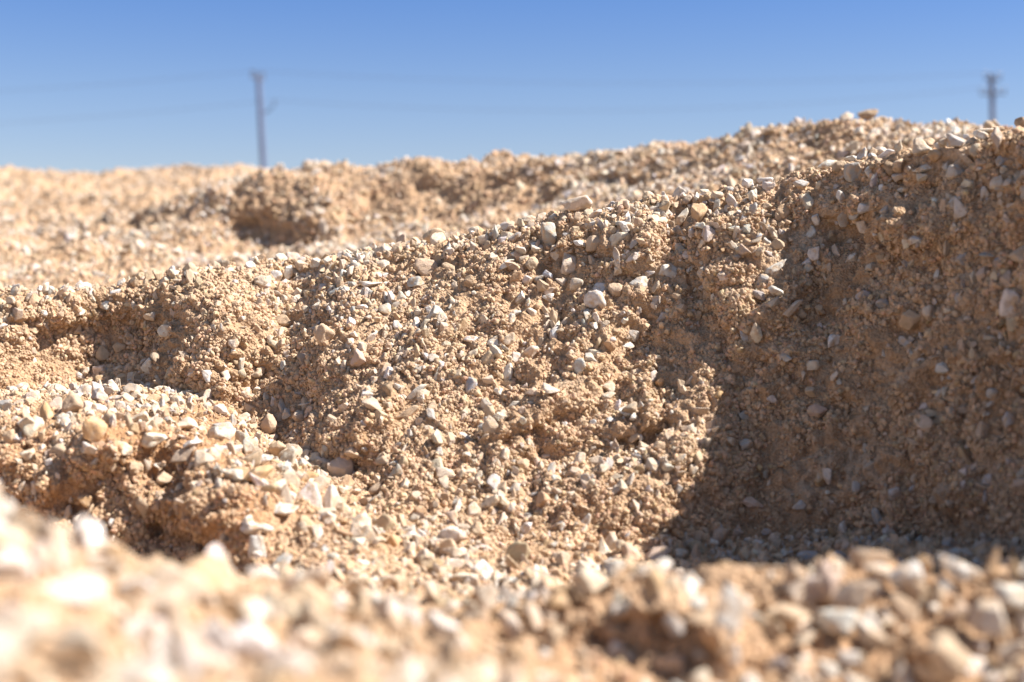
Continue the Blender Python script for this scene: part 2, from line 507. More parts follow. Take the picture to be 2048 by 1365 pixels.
flatness = np.clip((N0[..., 2] - .62) / .3, 0, 1) * .7 + np.clip((NS[..., 2] - .6) / .35, 0, 1) * .3
Nsm = N0[..., 2]
patch = np.clip(noise3(P, .16, 21) * 1.4 + .75, .12, 1.6)
patch2 = np.clip(noise3(P, .07, 22) * 1.8 + noise3(P, .025, 23) * 1.2 + .5, .03, 1.8)
crest = np.exp(-((SEGG - 8.95) / .5) ** 2)
lodw = 1 / np.clip(DEP / 1.9, .55, None) ** 1.5
base_w = INF * (VIS * .95 + .05)

def spread(name, label, shapes, weight, cover, size, sig, lo, hi, probs, seed, dk=2.0, kmax=2.4, sink=.15, soil=False, big=1.0):
    """Scatter until the weighted area is covered: cover is the share hidden by stones of the mean size."""
    area = (A * weight[:-1, :-1])
    big = big * np.ones_like(DEP)
    dens = weight / np.clip(np.clip(DEP / dk, .9, kmax) * size * big, 1e-4, None) ** 2
    n = int((A * dens[:-1, :-1]).sum() * cover)
    p, nn, a, b = sample(n, dens, seed)
    r = np.random.default_rng(seed + 1)
    s = np.clip(r.lognormal(math.log(size), sig, n), lo, hi) * np.clip(DEP[a, b] / dk, .9, kmax) * big[a, b]
    if soil:
        oc = OCHRE[a, b][:, None]
        c = (np.array([.565, .398, .258]) * (1 - oc) + np.array([.52, .33, .195]) * oc) * (1 + r.normal(0, .17, (n, 1))) * (1 + r.normal(0, .03, (n, 3)))
        t = np.concatenate([np.clip(c, .05, .8), np.ones((n, 1))], 1)
    else:
        t = tints(n, seed + 2, probs)
    print(name, n, flush=True)
    sz = np.repeat(s[:, None], 3, 1) * r.uniform(.8, 1.2, (n, 3))
    return instancer(name, label, shapes, p + nn * s[:, None] * sink, nn, sz, t, seed + 3)


pos = P
near_k = np.clip(1.6 - DEP, 0, 1)
fg = ((SEGG < 2.6) & (SEGG > -.5)) * 1.0
back = (SEGG > 9.5) * 1.0
bank = ((SEGG > 4.0) & (SEGG < 9.4)) * 1.0
slope = np.exp(-(((PX - 580) / 140) ** 2 + ((PY - 1010) / 110) ** 2)) * (SEGG < 7) * (SEGG > 3.5)
rightwall = 1 / (1 + np.exp(-(PX - 1650) / 60)) * bank
far = np.clip((DEP - 4.4) / 2.2, 0, 1)
pit = np.clip(1.3 * np.exp(-((PX - 1140) / 250) ** 2 - ((PY - 1320) / 85) ** 2), 0, .93) * fg
BIG = 1 + .4 * slope + fg * (.05 + .28 / (1 + np.exp((PX - 900) / 120)))
patch3 = np.clip(noise3(P, .45, 25) * 2.2 + noise3(P, .15, 26) + .55, .08, 1.4)
patch = patch * (1 - back) + patch3 * back
stony = np.clip(flatness * 1.0 + crest * .9 + slope * .9 + .05, 0, 1.2)
upper = np.exp(-((SEGG - 8.2) / .7) ** 2) * bank
# ------------------------------------------------------------------ the stones one can tell apart
# column row width height tilt colour shape [place]|label|short name others refer to
STONES = """
1154 415 57 28 5 C f K|cream wedge of stone with a flat top perched on the crest of the bank|flat-topped cream wedge on the crest
1097 474 36 50 -12 G b|tall smooth grey slab standing in the sunlit bank just below its crest|tall grey slab below the crest
1366 436 31 42 -20 C t|pale triangular stone standing point up on the sunlit upper bank|upright pale triangle on the upper bank
1160 487 27 15 -25 W f
1190 490 37 42 20 P w|pinkish wedge-shaped stone leaning out of the sunlit upper bank|leaning pinkish wedge
1137 531 44 42 25 C b|big blocky cream stone jutting out of the middle of the sunlit bank|big blocky cream stone on the bank
1124 565 26 17 -10 C a
1153 571 32 24 20 C r
1204 578 36 28 35 W a|grey-white sharp-edged stone touching a tan stone in the middle of the bank|sharp grey-white stone of the bank
1231 583 26 30 0 T a
1191 608 40 42 15 W l|lumpy stone with a bright white face above a shaded notch of the bank|lumpy white-faced stone
1280 569 40 27 0 G b
1336 545 36 30 -10 W a|white-topped stone on the tan hump beside the dark gully of the bank|white-topped stone beside the gully
1099 582 28 16 25 C s
1040 597 18 28 -5 W b
1097 600 25 17 20 W a
1031 628 26 15 25 W f
1064 626 20 20 0 C r
1077 562 26 18 30 G w
1098 553 24 17 -20 U f
1031 477 28 17 35 G s
1057 442 32 13 5 C f K
1076 432 20 16 0 C r K
1191 432 30 13 25 W f
1239 546 19 17 0 C a
1299 549 22 14 10 W a
1188 652 16 14 0 W a
1249 643 14 14 0 W r
1065 533 28 30 0 T l
866 470 44 28 15 T l K
877 486 34 30 20 C b|cream block set in a tan crust of soil along the crest of the bank|cream block in the crest crust
855 540 48 38 10 T l|wide crumbly tan clod on the upper bank below the crest crust|wide crumbly tan clod
745 570 48 16 8 W f|long thin white chip lying level on the upper bank|long thin white chip on the upper bank
831 567 33 20 15 G f
970 486 26 22 0 C a
834 652 15 30 -5 W b|small upright white chip standing alone in the bank like a tooth|upright white tooth-like chip
796 654 20 24 -20 W w
941 683 30 20 30 W s
1018 680 24 34 -35 C s|cream finger of stone leaning over on the middle of the bank|leaning cream finger of stone
988 688 24 22 15 W a
941 569 22 28 -40 B s
769 623 26 26 0 C r
722 616 28 12 0 W f
768 533 26 20 10 C r
655 673 42 48 10 T l|rounded tan clod bulging out beside a shaded hollow of the bank|bulging rounded tan clod
717 719 34 36 5 P b|blocky pinkish tan stone in the bank below the bulging rounded clod|blocky pinkish tan stone
774 783 26 34 -15 B a|dull brown upright stone in the middle of the bank|dull brown upright stone
831 790 62 18 42 W s|long white slab slanting steeply across the middle of the bank|long slanting white slab
815 829 52 20 38 T s
945 775 26 32 -10 U a|upright blue-grey stone among white chips in the middle of the bank|upright blue-grey stone
1015 752 22 42 -10 W l
998 787 20 15 0 W a
974 765 27 20 10 C b
1216 778 24 24 0 C r|rounded pale stone on the tan hump where the bank turns to shade|rounded pale stone on the tan hump
1224 840 22 11 0 W f
1183 721 33 20 -30 G f|flat grey-cream chip tilted down on the middle of the bank|tilted flat grey-cream chip
1271 750 28 18 20 T s
890 952 44 26 10 C b|cream lump jutting from the brown lower part of the bank|cream lump low on the bank
813 974 18 30 -30 C s
950 1025 28 40 -25 C w|cream wedge standing up steeply in the lower bank|steep cream wedge low on the bank
1031 981 24 24 0 G b
1172 1042 26 32 -20 W t|bright white angular stone on the lower bank close to the shade|bright white angular stone near the shade
1203 1104 44 46 10 C t|large cream triangular stone at the foot of the bank beside the shade|large cream triangle at the bank foot
1229 1136 52 26 -10 G f
782 1094 42 46 0 O r|rounded orange-tan stone sitting at the sunlit foot of the bank|rounded orange stone at the bank foot
615 966 38 32 0 O r
719 1056 46 42 15 C a|angled cream block at the sunlit foot of the bank|angled cream block at the bank foot
1052 1060 28 24 15 W a
657 988 20 18 0 C r
793 928 22 12 -10 W f
730 898 16 14 0 W a
846 1122 44 34 40 C s
13 813 30 30 10 G b E|pale grey block cut by the frame edge on the lower ledge|pale grey block at the frame edge
144 810 42 42 10 T b E|squarish tan-grey stone standing on the back of the lower ledge|squarish tan-grey stone on the ledge
200 793 35 30 -15 G b E
233 803 52 20 22 W s E|pale slab tilted up along the back of the lower ledge|tilted pale slab on the ledge
200 822 31 22 0 W a E
91 832 42 44 10 O t E|orange-tan pointed stone on the rim of the lower ledge|pointed orange stone on the ledge rim
193 868 46 50 -15 O b|big orange-tan stone jutting from the brown face under the ledge|big orange-tan stone under the ledge
325 803 28 24 0 C a E
372 851 46 28 0 C r E
439 876 60 40 -10 W a E|big bright white broken stone lying on the lower ledge|big bright white stone on the ledge
389 888 42 15 15 W f E
443 856 46 22 -5 G b E
440 821 28 22 0 W a E
534 853 38 42 0 T l E|tan upright stone where the lower ledge meets the bank|tan upright stone at the ledge end
553 902 38 50 0 T w E
523 923 38 28 20 W w E
466 953 46 24 0 W f E
308 878 54 26 0 C f E|wide flat cream stone on the rim of the lower ledge|wide flat cream stone on the rim
280 845 44 24 10 C b E
518 953 60 32 10 O f E|broad orange-tan stone embedded in the slope below the ledge|broad orange-tan stone on the slope
560 980 30 36 10 C r E|smooth egg-shaped cream stone resting on the slope below the ledge|smooth egg-shaped stone
567 1021 58 22 5 W f E|broad flat white stone on the pale slope below the egg-shaped stone|broad flat white stone on the slope
523 1078 48 28 -10 W w E
501 1135 44 26 10 W f E
228 1049 18 18 0 W a|small white pebble alone on the dark brown face of the lower mound|white pebble on the dark brown face
176 1003 26 36 10 O r|ochre upright lump in the dark brown face of the lower mound|ochre lump in the brown face
288 1016 28 46 0 T l
224 1080 12 26 -20 C s
158 657 16 24 -10 T t|small tan spike of stone on the shaded part of the bank|small tan spike on the shaded bank
303 634 28 18 0 C f
466 688 22 18 0 C r
338 690 36 20 10 P b|flat pinkish tan stone on a knob of the bank above the ledge|flat pinkish stone above the ledge
523 741 20 18 0 T r
565 648 36 26 0 B b
59 910 26 28 -30 C s
86 877 16 28 0 T b
22 880 26 34 0 T l
1551 585 30 22 0 W b|white-topped square stone at the edge of the big shade|white-topped square stone by the shade
1588 618 56 18 40 C s|elongated pale stone slanting at the edge of the big shade|slanting elongated stone by the shade
1603 633 22 18 0 T r
1513 671 24 55 -8 C w|tall pale spur of stone standing at the edge of the big shade|tall pale spur by the shade
1667 684 24 40 -35 W s|pale grey splinter slanting in the shaded wall|pale slanting splinter in the shade
1827 643 48 40 0 T b|large smooth tan-grey stone embedded in the shaded wall|large smooth stone in the shaded wall
1766 609 26 20 20 U r
1726 594 28 24 0 U r
1625 735 30 20 15 C a
1638 825 40 30 0 P a|pinkish grey stone poking out of the middle of the shaded wall|pinkish grey stone in the shade
1625 787 26 22 0 T r
1489 831 24 20 0 G a
1460 888 20 20 0 C r
1489 895 26 26 0 G b
1386 939 20 22 0 C r|pale rounded stone on the last sunlit knob before the shade|pale stone on the last sunlit knob
1504 1010 40 26 10 P b|pinkish block in the lower part of the shaded wall|pinkish block low in the shade
1599 1009 30 20 0 G r
1383 767 24 20 30 W a
1362 858 15 30 -5 C s
1986 787 22 24 0 G b|small grey block in the shaded wall near the frame edge|small grey block in the far shade
1871 830 40 20 10 T f
1977 958 20 28 -30 W s
2021 840 26 30 0 G r
1960 760 30 26 15 G a
1501 352 24 20 0 W b K
1531 350 33 14 5 W f K|flat white flake lying level on the crest of the bank|flat white flake on the crest
1607 371 29 29 25 G w
1616 405 28 32 15 C a
1653 334 40 18 12 W f K
1678 336 28 24 0 T a K
1706 321 38 14 5 W f K
1726 308 26 28 -15 W t K|white pointed stone standing up on the crest of the bank|white pointed stone on the crest
1781 314 56 22 12 W f K|big white slab lying along the crest of the bank|big white slab along the crest
1794 292 24 24 0 C t K
1761 300 32 18 0 C f K
1711 350 38 40 -10 G b|blocky grey stone just under the crest of the bank|blocky grey stone under the crest
1737 345 16 26 0 W b
1801 335 26 28 0 T a
1781 342 24 28 0 B r
1850 338 50 18 5 W s|long pale slab stuck level into the bank under its highest stones|long level pale slab
1913 348 40 32 5 G r|broad rounded grey slab near the top of the shaded wall|broad rounded grey slab
1873 316 30 26 0 O r
1845 298 38 34 0 C b K
1883 298 34 15 -35 W s
1903 261 38 28 0 W b K|big white block on the highest part of the crest|big white block on the high crest
1855 262 32 22 10 B a K
1876 255 22 16 0 C r K
1935 278 16 18 0 W b
1962 274 34 22 -10 W b
1937 321 34 18 -40 C s
1996 280 24 48 -8 C s|tall pale stone standing upright near the top of the bank|tall upright pale stone near the top
2005 322 38 26 15 G f
2036 237 32 22 0 B b K|brown stone poking above the crest at the frame edge|brown stone at the crest end
1956 247 40 10 3 W f K
1988 244 22 12 0 B r K
1686 396 22 24 -15 W a
1729 420 30 26 10 W w|white rounded wedge catching the sun just below the crest stones|sunlit white rounded wedge
1733 453 26 34 10 C w
1905 415 26 22 0 C r
1940 370 26 20 0 C a
1775 422 20 28 -30 G s
1832 481 28 18 30 W f
1622 468 20 24 0 W r
1631 508 24 28 0 W a
1554 536 48 24 38 W w|broad white wedge slanting on the sunlit bank near the shade|broad slanting white wedge
1612 525 30 16 15 W f
1616 541 26 22 0 C b
1704 519 28 18 15 W f
1744 536 22 18 0 G a
1664 477 22 24 0 T l
1312 1126 62 46 0 P b|pinkish brown block lying where the sunlit foot meets the shade|pinkish brown block at the bank foot
1264 1115 42 38 0 P a
1179 1162 70 60 5 C b F|big soft-edged cream block on the near gravel rim below the bank|big cream block on the near rim
1449 1140 40 26 0 O l F
1735 1122 78 44 0 T b F|big tan block on the near gravel rim in front of the shaded wall|big tan block on the near rim
1749 1148 50 36 0 C r F
1804 1157 68 60 15 W b F
1910 1146 96 54 -12 W w F|very large white stone on the near gravel rim before the shaded wall|very large white stone on the near rim
1976 1130 54 66 -5 O t F|pointed orange-tan stone rising from the near gravel rim|pointed orange stone on the near rim
1844 1115 32 32 0 O r F
1448 1240 62 150 -8 W s F|tall blurred white stone standing like a post in the near gravel|tall blurred white stone
1348 1250 40 62 0 G s F
1874 1298 86 84 0 T r F|big round blurred tan stone in the near gravel|big round blurred tan stone
1108 1281 46 52 0 T a F|blurred tan stone on the dark hollow side of the near gravel|blurred tan stone in the dark hollow
1084 1310 30 22 0 W r F
1694 1310 46 30 5 W f F
1650 1345 44 46 0 W a F
1794 1345 50 46 0 C t F
1084 1357 52 26 0 W r F
2014 1200 62 54 -10 W b F
1965 1240 70 76 0 C b F
1668 1240 90 42 8 W f F
1560 1225 90 38 0 T f F
1544 1262 40 34 0 T a F
2014 1305 60 56 0 C b F
1130 1200 70 46 0 O l F
1524 1145 90 32 5 T f F
1590 1148 40 48 -20 T w F
1375 1165 50 38 0 W a F
1364 1115 30 26 0 G a
1409 1102 16 28 0 G t
1619 1118 50 24 -10 U f
1669 1118 44 20 0 U f
1839 1088 40 28 0 G t
1899 1095 34 38 -20 G w
148 1195 140 80 -5 W b F|largest white stone, strongly blurred, on the near gravel slope|largest blurred white stone
68 1034 70 42 0 B b F|blurred brownish stone on top of the near gravel slope|blurred brownish stone on the near slope
14 1020 44 44 0 W r F
370 1240 64 56 0 O r F|blurred orange-tan stone among white ones on the near gravel slope|blurred orange stone on the near slope
312 1142 100 38 0 T f F|wide blurred tan stone along the top of the near gravel slope|wide blurred tan stone
492 1222 100 56 -10 W f F|big flat blurred white stone in the middle of the near gravel|big flat blurred white stone
435 1285 100 64 0 W a F
430 1345 110 56 0 C b F
580 1340 100 62 0 W r F
590 1250 60 40 0 C a F
440 1174 50 34 0 T b F
270 1180 80 46 0 W a F
60 1260 110 66 0 C b F
160 1290 120 80 0 C a F|huge blurred cream stone low on the near gravel slope|huge blurred cream stone
65 1345 80 46 0 O b F
765 1205 96 44 -8 W f F|broad pale stone lying flat on the valley gravel below the bank|broad pale stone on the valley gravel
665 1205 58 38 0 W a F
815 1207 50 36 0 C a F
885 1260 70 64 0 W b F|large white block on the gravel beside the dark hollow|large white block beside the hollow
925 1160 60 22 0 C f
855 1130 40 34 0 T a
542 1203 22 20 0 W r F
820 1290 32 30 0 T r F
1690 232 28 20 0 C a R|pale angular stone lying on the skyline of the second heap|pale stone on the skyline
1735 231 40 22 0 B b R
1372 330 30 14 0 W f R
1321 308 18 15 0 W r R|white stone spot on the slope of the second heap|white spot on the second heap
1216 358 15 14 0 W r R
560 336 18 16 0 W r R|white stone on the low end of the second heap beside the pole foot|white stone by the pole foot
665 349 20 18 0 W r R
196 554 30 18 0 W a R|white stone alone on the dip behind the far end of the bank|white stone in the dip behind the bank
242 576 20 26 0 C a R
50 505 18 20 0 W a R
"""
TINT = {'W': (.74, .71, .65), 'C': (.68, .585, .47), 'G': (.50, .475, .44), 'T': (.56, .425, .295), 'O': (.57, .37, .20),
        'B': (.36, .26, .17), 'P': (.58, .44, .35), 'U': (.42, .43, .46)}
CWORD = {'W': 'white', 'C': 'cream', 'G': 'grey', 'T': 'tan', 'O': 'orange-tan', 'B': 'brown', 'P': 'pinkish', 'U': 'blue-grey'}
SWORD = {'f': 'flat', 'w': 'wedge-shaped', 'b': 'blocky', 'r': 'rounded', 's': 'elongated', 'a': 'angular', 'l': 'lumpy', 't': 'pointed'}
PLACE = {'': (2.6, 9.3), 'K': (8.2, 9.25), 'E': (4.4, 7.0), 'F': (-.5, 2.7), 'R': (9.6, 17.5)}
vis_idx = np.nonzero(VIS.reshape(-1))[0]
VPX, VPY, VD, VS = PX.reshape(-1)[vis_idx], PY.reshape(-1)[vis_idx], DEP.reshape(-1)[vis_idx], SEGG.reshape(-1)[vis_idx]
VP, VN = P.reshape(-1, 3)[vis_idx], N0.reshape(-1, 3)[vis_idx]
stones = []
for line in STONES.strip().splitlines():
    f = line.split('|')
    q = f[0].split()
    stones.append(dict(x=float(q[0]), y=float(q[1]), w=float(q[2]), h=float(q[3]), roll=float(q[4]), c=q[5], s=q[6], p=q[7] if len(q) > 7 else '',
                       label=f[1] if len(f) > 1 else None, short=f[2] if len(f) > 1 else None))
# more stones of the same size, scattered where the banks are stony
sr = np.random.default_rng(77)
tries = 0
EXTRA = 292
wv = np.clip((stony * patch * INF)[VIS], 0, None) * ((VS > 4.2) & (VS < 9.3)) * (VPX > 20) * (VPX < 2030) / VD ** 0
wc = np.cumsum(wv)
while len(stones) < EXTRA and tries < 5000:
    tries += 1
    i = np.searchsorted(wc, sr.random() * wc[-1])
    x, y = VPX[i], VPY[i]
    if min(math.hypot(x - o['x'], y - o['y']) for o in stones) < 38:
        continue
    w = sr.uniform(18, 27)
    stones.append(dict(x=x, y=y, w=w, h=w * sr.uniform(.5, 1.0), roll=sr.uniform(-35, 35), c=sr.choice(list('WWCCCGTTO')), s=sr.choice(list('fwbrsaa')), p='', label=None, short=None))
for o in stones:
    lo, hi = PLACE[o['p']]
    foot = {'F': .42, 'K': .30, 'E': .30, 'R': .25}.get(o['p'], 0) * o['h']
    d2 = (VPX - o['x']) ** 2 + (VPY - o['y'] - foot) ** 2 + 1e6 * ((VS < lo) | (VS > hi))
    i = int(np.argmin(d2))
    o['pos'], o['n'], o['d'] = VP[i], VN[i], VD[i]
    o['x'], o['y'] = float(VPX[i]), float(VPY[i]) - foot
    o['foot'] = foot
HIDDEN = ((665, 346), (812, 500), (280, 572), (593, 1247), (1481, 406))     # sunk in the soil
stones = [o for o in stones if min(math.hypot(o['x'] - x, o['y'] - y) for x, y in HIDDEN) > 9]
# names by neighbourhood for the stones without a label of their own
marks = [o for o in stones if o['short']]


def bearing(o, m):
    k = int(round(math.degrees(math.atan2(m['y'] - o['y'], o['x'] - m['x'])) / 45)) % 8
    return ['right of', 'up and right of', 'above', 'up and left of', 'left of', 'down and left of', 'below', 'down and right of'][k]


pairs = sorted(((math.hypot(o['x'] - m['x'], o['y'] - m['y']), i, j) for i, o in enumerate(stones) if not o['label'] for j, m in enumerate(marks)))
used = set()
for dist, i, j in pairs:
    o, m = stones[i], marks[j]
    if o['label']:
        continue
    b = bearing(o, m)
    if (b, j) in used:
        continue
    used.add((b, j))
    ar = o['w'] * o['h']
    sz = 'small ' if ar < 420 else ('large ' if ar > 2600 else '')
    o['label'] = f"{sz}{CWORD[o['c']]} {SWORD[o['s']]} stone {b} the {m['short']}"
    if len(o['label'].replace('-', ' ').split()) > 16:
        o['label'] = f"{CWORD[o['c']]} stone {b} the {m['short']}"
# keep the loose gravel from lying over the faces of the larger stones
CLEAR = np.ones(P.shape[:2])
for o in stones:
    c, sn = math.cos(R(o['roll'])), math.sin(R(o['roll']))
    g = 15 if o['p'] == 'F' else 4
    X, Y = PX - o['x'], -(PY - o['y'])
    e = ((X * c + Y * sn) / (o['w'] * .5 + g)) ** 2 + ((-X * sn + Y * c) / (o['h'] * .5 + g)) ** 2
    CLEAR[(e < 1) & (np.abs(DEP - o['d']) < .16)] = .04
base_w = base_w * CLEAR

spread('soil_crumbs', 'loose tan soil crumbs clinging all over the banks', crumb_shapes, CLEAR * INF * VIS * patch2 * (DEP < 4.8) * (.3 + .7 * bank) * (1 - .7 * fg * (1 - pit)), 1.6, .0027, .60, .0012, .0095, None, 41, kmax=2.0, sink=.2, soil=True)
spread('gravel', 'fine pale limestone gravel strewn over the banks and hollows', pebble_shapes, base_w * patch * (.10 + .5 * stony + .17 * back + .12 * upper) * (1 - .6 * far) * (1 - .75 * fg), .95, .0088, .42, .0035, .022, (1.5, 3.5, 4.5, 1.8, 3.2, 1.4, 1.4, .7), 51, kmax=1.25)
spread('coarse_gravel', 'coarse broken limestone gravel lying between the larger stones', pebble_shapes, base_w * (.25 * (1 - back) + (.75 + .25 * back) * patch) * np.clip(.03 + .42 * stony + np.clip(.09 * back, 0, 1) + .62 * fg + .15 * slope + .06 * upper, 0, 1) * (1 - pit) * (1 - .85 * far), 1.2, .0185, .30, .011, .034, (2.2, 4, 4, 1.6, 2.8, 1.3, 1, 1.2), 61, dk=2.4, kmax=1.1, big=BIG)

# ------------------------------------------------------------------ the stones themselves
CAMR = np.array([1.0, 0, 0]); CAMU = np.array([0, sp, cp]); CAMF = np.array([0, cp, -sp])
for k, o in enumerate(stones):
    u = o['d'] / F
    gk = 1.04
    w, h = o['w'] * u * gk, o['h'] * u * gk
    sh = o['s']
    dep = {'f': w * .75, 's': min(w, h) * 1.0, 'b': (w + h) * .42, 'r': (w + h) * .45}.get(sh, min(w, h) * .85)
    if sh in 'lO':
        me = stone_mesh('stone', 700 + k, 4, M_STONE, (w, dep, h), planes=18, sharp=9, rough=.10, lump=.22)
    elif sh == 'r':
        me = stone_mesh('stone', 700 + k, 4, M_STONE, (w, dep, h), planes=16, sharp=8, rough=.04)
    else:
        me = stone_mesh('stone', 700 + k, 4, M_STONE, (w, dep, h), planes={'b': 9, 'f': 11, 't': 9}.get(sh, 11), sharp=34, rough=.045,
                        wedge={'w': .55, 's': .25}.get(sh, 0), point=.75 if sh == 't' else 0)
    ob = bpy.data.objects.new('stone', me)
    COL.objects.link(ob)
    ry = Matrix(np.stack([CAMR, CAMF, CAMU], 1).tolist())
    rot = ry @ Matrix.Rotation(-R(o['roll']), 3, 'Y') @ Matrix.Rotation(R(sr.uniform(-14, 14)), 3, 'X') @ Matrix.Rotation(R(sr.uniform(-14, 14)), 3, 'Z')
    pos = o['pos'] + o['n'] * min(w, h, dep) * (.18 if not o['foot'] else .13) + CAMU * o['foot'] * u - CAMF * dep * (.5 if o['p'] == 'F' else .15 if o['foot'] else .05)
    ob.matrix_world = Matrix.Translation(Vector(pos)) @ rot.to_4x4()
    t = np.array(TINT[o['c']]) * (.84 if o['p'] == 'F' else .95) * (1 + sr.normal(0, .05)) * (1 + sr.normal(0, .015, 3))
    ob.color = (*np.clip(t, .04, .85), 1)
    ob['label'] = o['label']
    ob['category'] = 'stone'
    ob['group'] = {'F': 'stones on the near gravel', 'R': 'stones on the heaps behind'}.get(o['p'], 'stones in the gravel bank')

# ------------------------------------------------------------------ poles and wires far behind
def plain_mat(name, col, rough=.7, metal=0.0):
    m, nt, b = mat(name)
    n = nd(nt, 'ShaderNodeTexNoise', i_Scale=6.0, i_Detail=4.0)
    geo = nd(nt, 'ShaderNodeNewGeometry')
    nt.links.new(geo.outputs['Position'], n.inputs['Vector'])
    r = ramp(nt, n.outputs['Fac'], [(.3, tuple(c * .85 for c in col)), (.7, tuple(c * 1.1 for c in col))])
    nt.links.new(r.outputs['Color'], b.inputs['Base Color'])
    b.inputs['Roughness'].default_value = rough
    b.inputs['Metallic'].default_value = metal
    return m


M_POST = plain_mat('haze_tinted_pole', (.115, .15, .26))  # grey post, with the pale blue of distant haze mixed into its colour
M_ARM = plain_mat('dark_crossarm', (.06, .07, .10))
M_INS = plain_mat('insulator_glaze', (.10, .10, .11), .3)
M_WIRE = plain_mat('wire', (.06, .06, .065), .5)


def tube(bm, pts, rad, seg=10):
    rings = []
    for i, p in enumerate(pts):
        p = Vector(p)
        d = (Vector(pts[min(i + 1, len(pts) - 1)]) - Vector(pts[max(i - 1, 0)])).normalized()
        a = d.orthogonal().normalized() if abs(d.x) > .5 else d.cross(Vector((1, 0, 0))).normalized()
        b = d.cross(a)
        r = rad[i] if isinstance(rad, (list, tuple)) else rad
        rings.append([bm.verts.new(p + (a * math.cos(t) + b * math.sin(t)) * r) for t in (2 * math.pi * k / seg for k in range(seg))])
    for r0, r1 in zip(rings, rings[1:]):
        for k in range(seg):
            bm.faces.new((r0[k], r0[(k + 1) % seg], r1[(k + 1) % seg], r1[k]))
    bm.faces.new(rings[0][::-1]); bm.faces.new(rings[-1])


def build(name, bm, m, parent=None):
    bmesh.ops.recalc_face_normals(bm, faces=bm.faces)
    me = bpy.data.meshes.new(name)
    bm.to_mesh(me); bm.free()
    me.materials.append(m)
    o = bpy.data.objects.new(name, me)
    COL.objects.link(o)
    if parent:
        o.parent = parent
    return o


def bar(bm, a, b, wx, wz):
    """A squared timber from a to b."""
    a, b = Vector(a), Vector(b)
    d = (b - a).normalized()
    s = d.cross(Vector((0, 0, 1))).normalized()
    t = s.cross(d)
    vs = [bm.verts.new(p + s * i * wx / 2 + t * j * wz / 2) for p in (a, b) for i, j in ((-1, -1), (1, -1), (1, 1), (-1, 1))]
    for q in ((0, 1, 2, 3), (7, 6, 5, 4), (0, 4, 5, 1), (1, 5, 6, 2), (2, 6, 7, 3), (3, 7, 4, 0)):
        bm.faces.new([vs[i] for i in q])
    bmesh.ops.bevel(bm, geom=list(bm.edges)[-12:], offset=.01, segments=1, affect='EDGES')


def insulator(x, y, z, root):
    bm = bmesh.new()
    tube(bm, [(x, y, z), (x, y, z + .05), (x, y, z + .06), (x, y, z + .11), (x, y, z + .12), (x, y, z + .19), (x, y, z + .22)], [.015, .015, .035, .04, .03, .035, .015], 10)
    return build('insulator', bm, M_INS, root)


def pole(top, foot, Y, label, arms, bracket=None):
    t, f = at(*top, Y), at(*foot, Y)
    root = bpy.data.objects.new('utility_pole', None)
    COL.objects.link(root)
    dirv = (t - f) / (t[2] - f[2])
    base = f - dirv * (f[2] + .3)
    root.location = base
    root['label'] = label; root['category'] = 'utility pole'; root['group'] = 'utility poles on the plain'
    T = t - base
    bm = bmesh.new()
    tube(bm, [(0, 0, 0), tuple(T * .5), tuple(T)], [.15, .13, .11], 14)
    build('post', bm, M_POST, root)
    tips = []
    for (py, half, ang, tilt) in arms:
        c = at(top[0], py, Y) - base
        c = c + dirv * 0 + np.array([0, -.17, 0])
        d = np.array([math.cos(R(ang)), math.sin(R(ang)), tilt])
        bm = bmesh.new()
        bar(bm, c - d * half, c + d * half, .06, .085)
        arm = build('crossarm', bm, M_ARM, root)
        for k in (-.92, -.45, .45, .92):
            q = c + d * half * k
            insulator(q[0], q[1], q[2] + .075, root)
            tips.append(base + q + np.array([0, 0, .28]))
    if bracket:
        (ax, ay), (bx, by) = bracket
        a, b = at(ax, ay, Y) - base, at(bx, by, Y) - base
        bm = bmesh.new()
        tube(bm, [tuple(a), tuple((a + b) / 2 + np.array([0, 0, -.06])), tuple(b)], .035, 8)
        build('bracket', bm, M_ARM, root)
        insulator(b[0], b[1], b[2], root)
        tips.append(base + b + np.array([0, 0, .2]))
    return tips


LT = pole((517, 150), (527, 330), 60.0, 'leaning utility pole with a short crossarm, rising behind the low far heap', [(158, .42, 60, .0)], ((528, 226), (549, 210)))
RT = pole((1983, 150), (1986, 250), 62.0, 'utility pole with two crossarms, rising behind the stony crest of the bank', [(160, .40, 12, .03), (189, .62, 12, .05)])


def wire(a, b, sag, label):
    a, b = Vector(a), Vector(b)
    bm = bmesh.new()
    pts = [tuple(a.lerp(b, t) - Vector((0, 0, sag * 4 * t * (1 - t)))) for t in (k / 24 for k in range(25))]
    tube(bm, pts, .006, 6)
    o = build('overhead_wire', bm, M_WIRE)
    o['label'] = label; o['category'] = 'wire'; o['group'] = 'overhead wires between the poles'


wire(LT[0], RT[1], .5, 'faint upper wire strung between the tops of the two poles')
wire(LT[-1], RT[5], .7, 'faint lower wire from the bracket of the leaning pole to the other pole')
wire(LT[-1], at(-900, 262, 58.0), .5, 'faint wire running from the bracket of the leaning pole out past the low heap')
wire(LT[1], at(-900, 190, 58.0), .5, 'faint wire running from the top of the leaning pole out past the low heap')

# ------------------------------------------------------------------ light, sky, camera
SUN_EL, SUN_AZ = 47.0, 94.0                 # azimuth clockwise from the view direction
sd = Vector((math.sin(R(SUN_AZ)) * math.cos(R(SUN_EL)), math.cos(R(SUN_AZ)) * math.cos(R(SUN_EL)), math.sin(R(SUN_EL))))
sl = bpy.data.lights.new('sun', 'SUN')
sl.energy = 5.0
sl.angle = R(.5)
sl.color = (1.0, .945, .885)
so = bpy.data.objects.new('sun', sl)
so.rotation_euler = sd.to_track_quat('Z', 'Y').to_euler()
so.location = (3, 3, 6)
COL.objects.link(so)

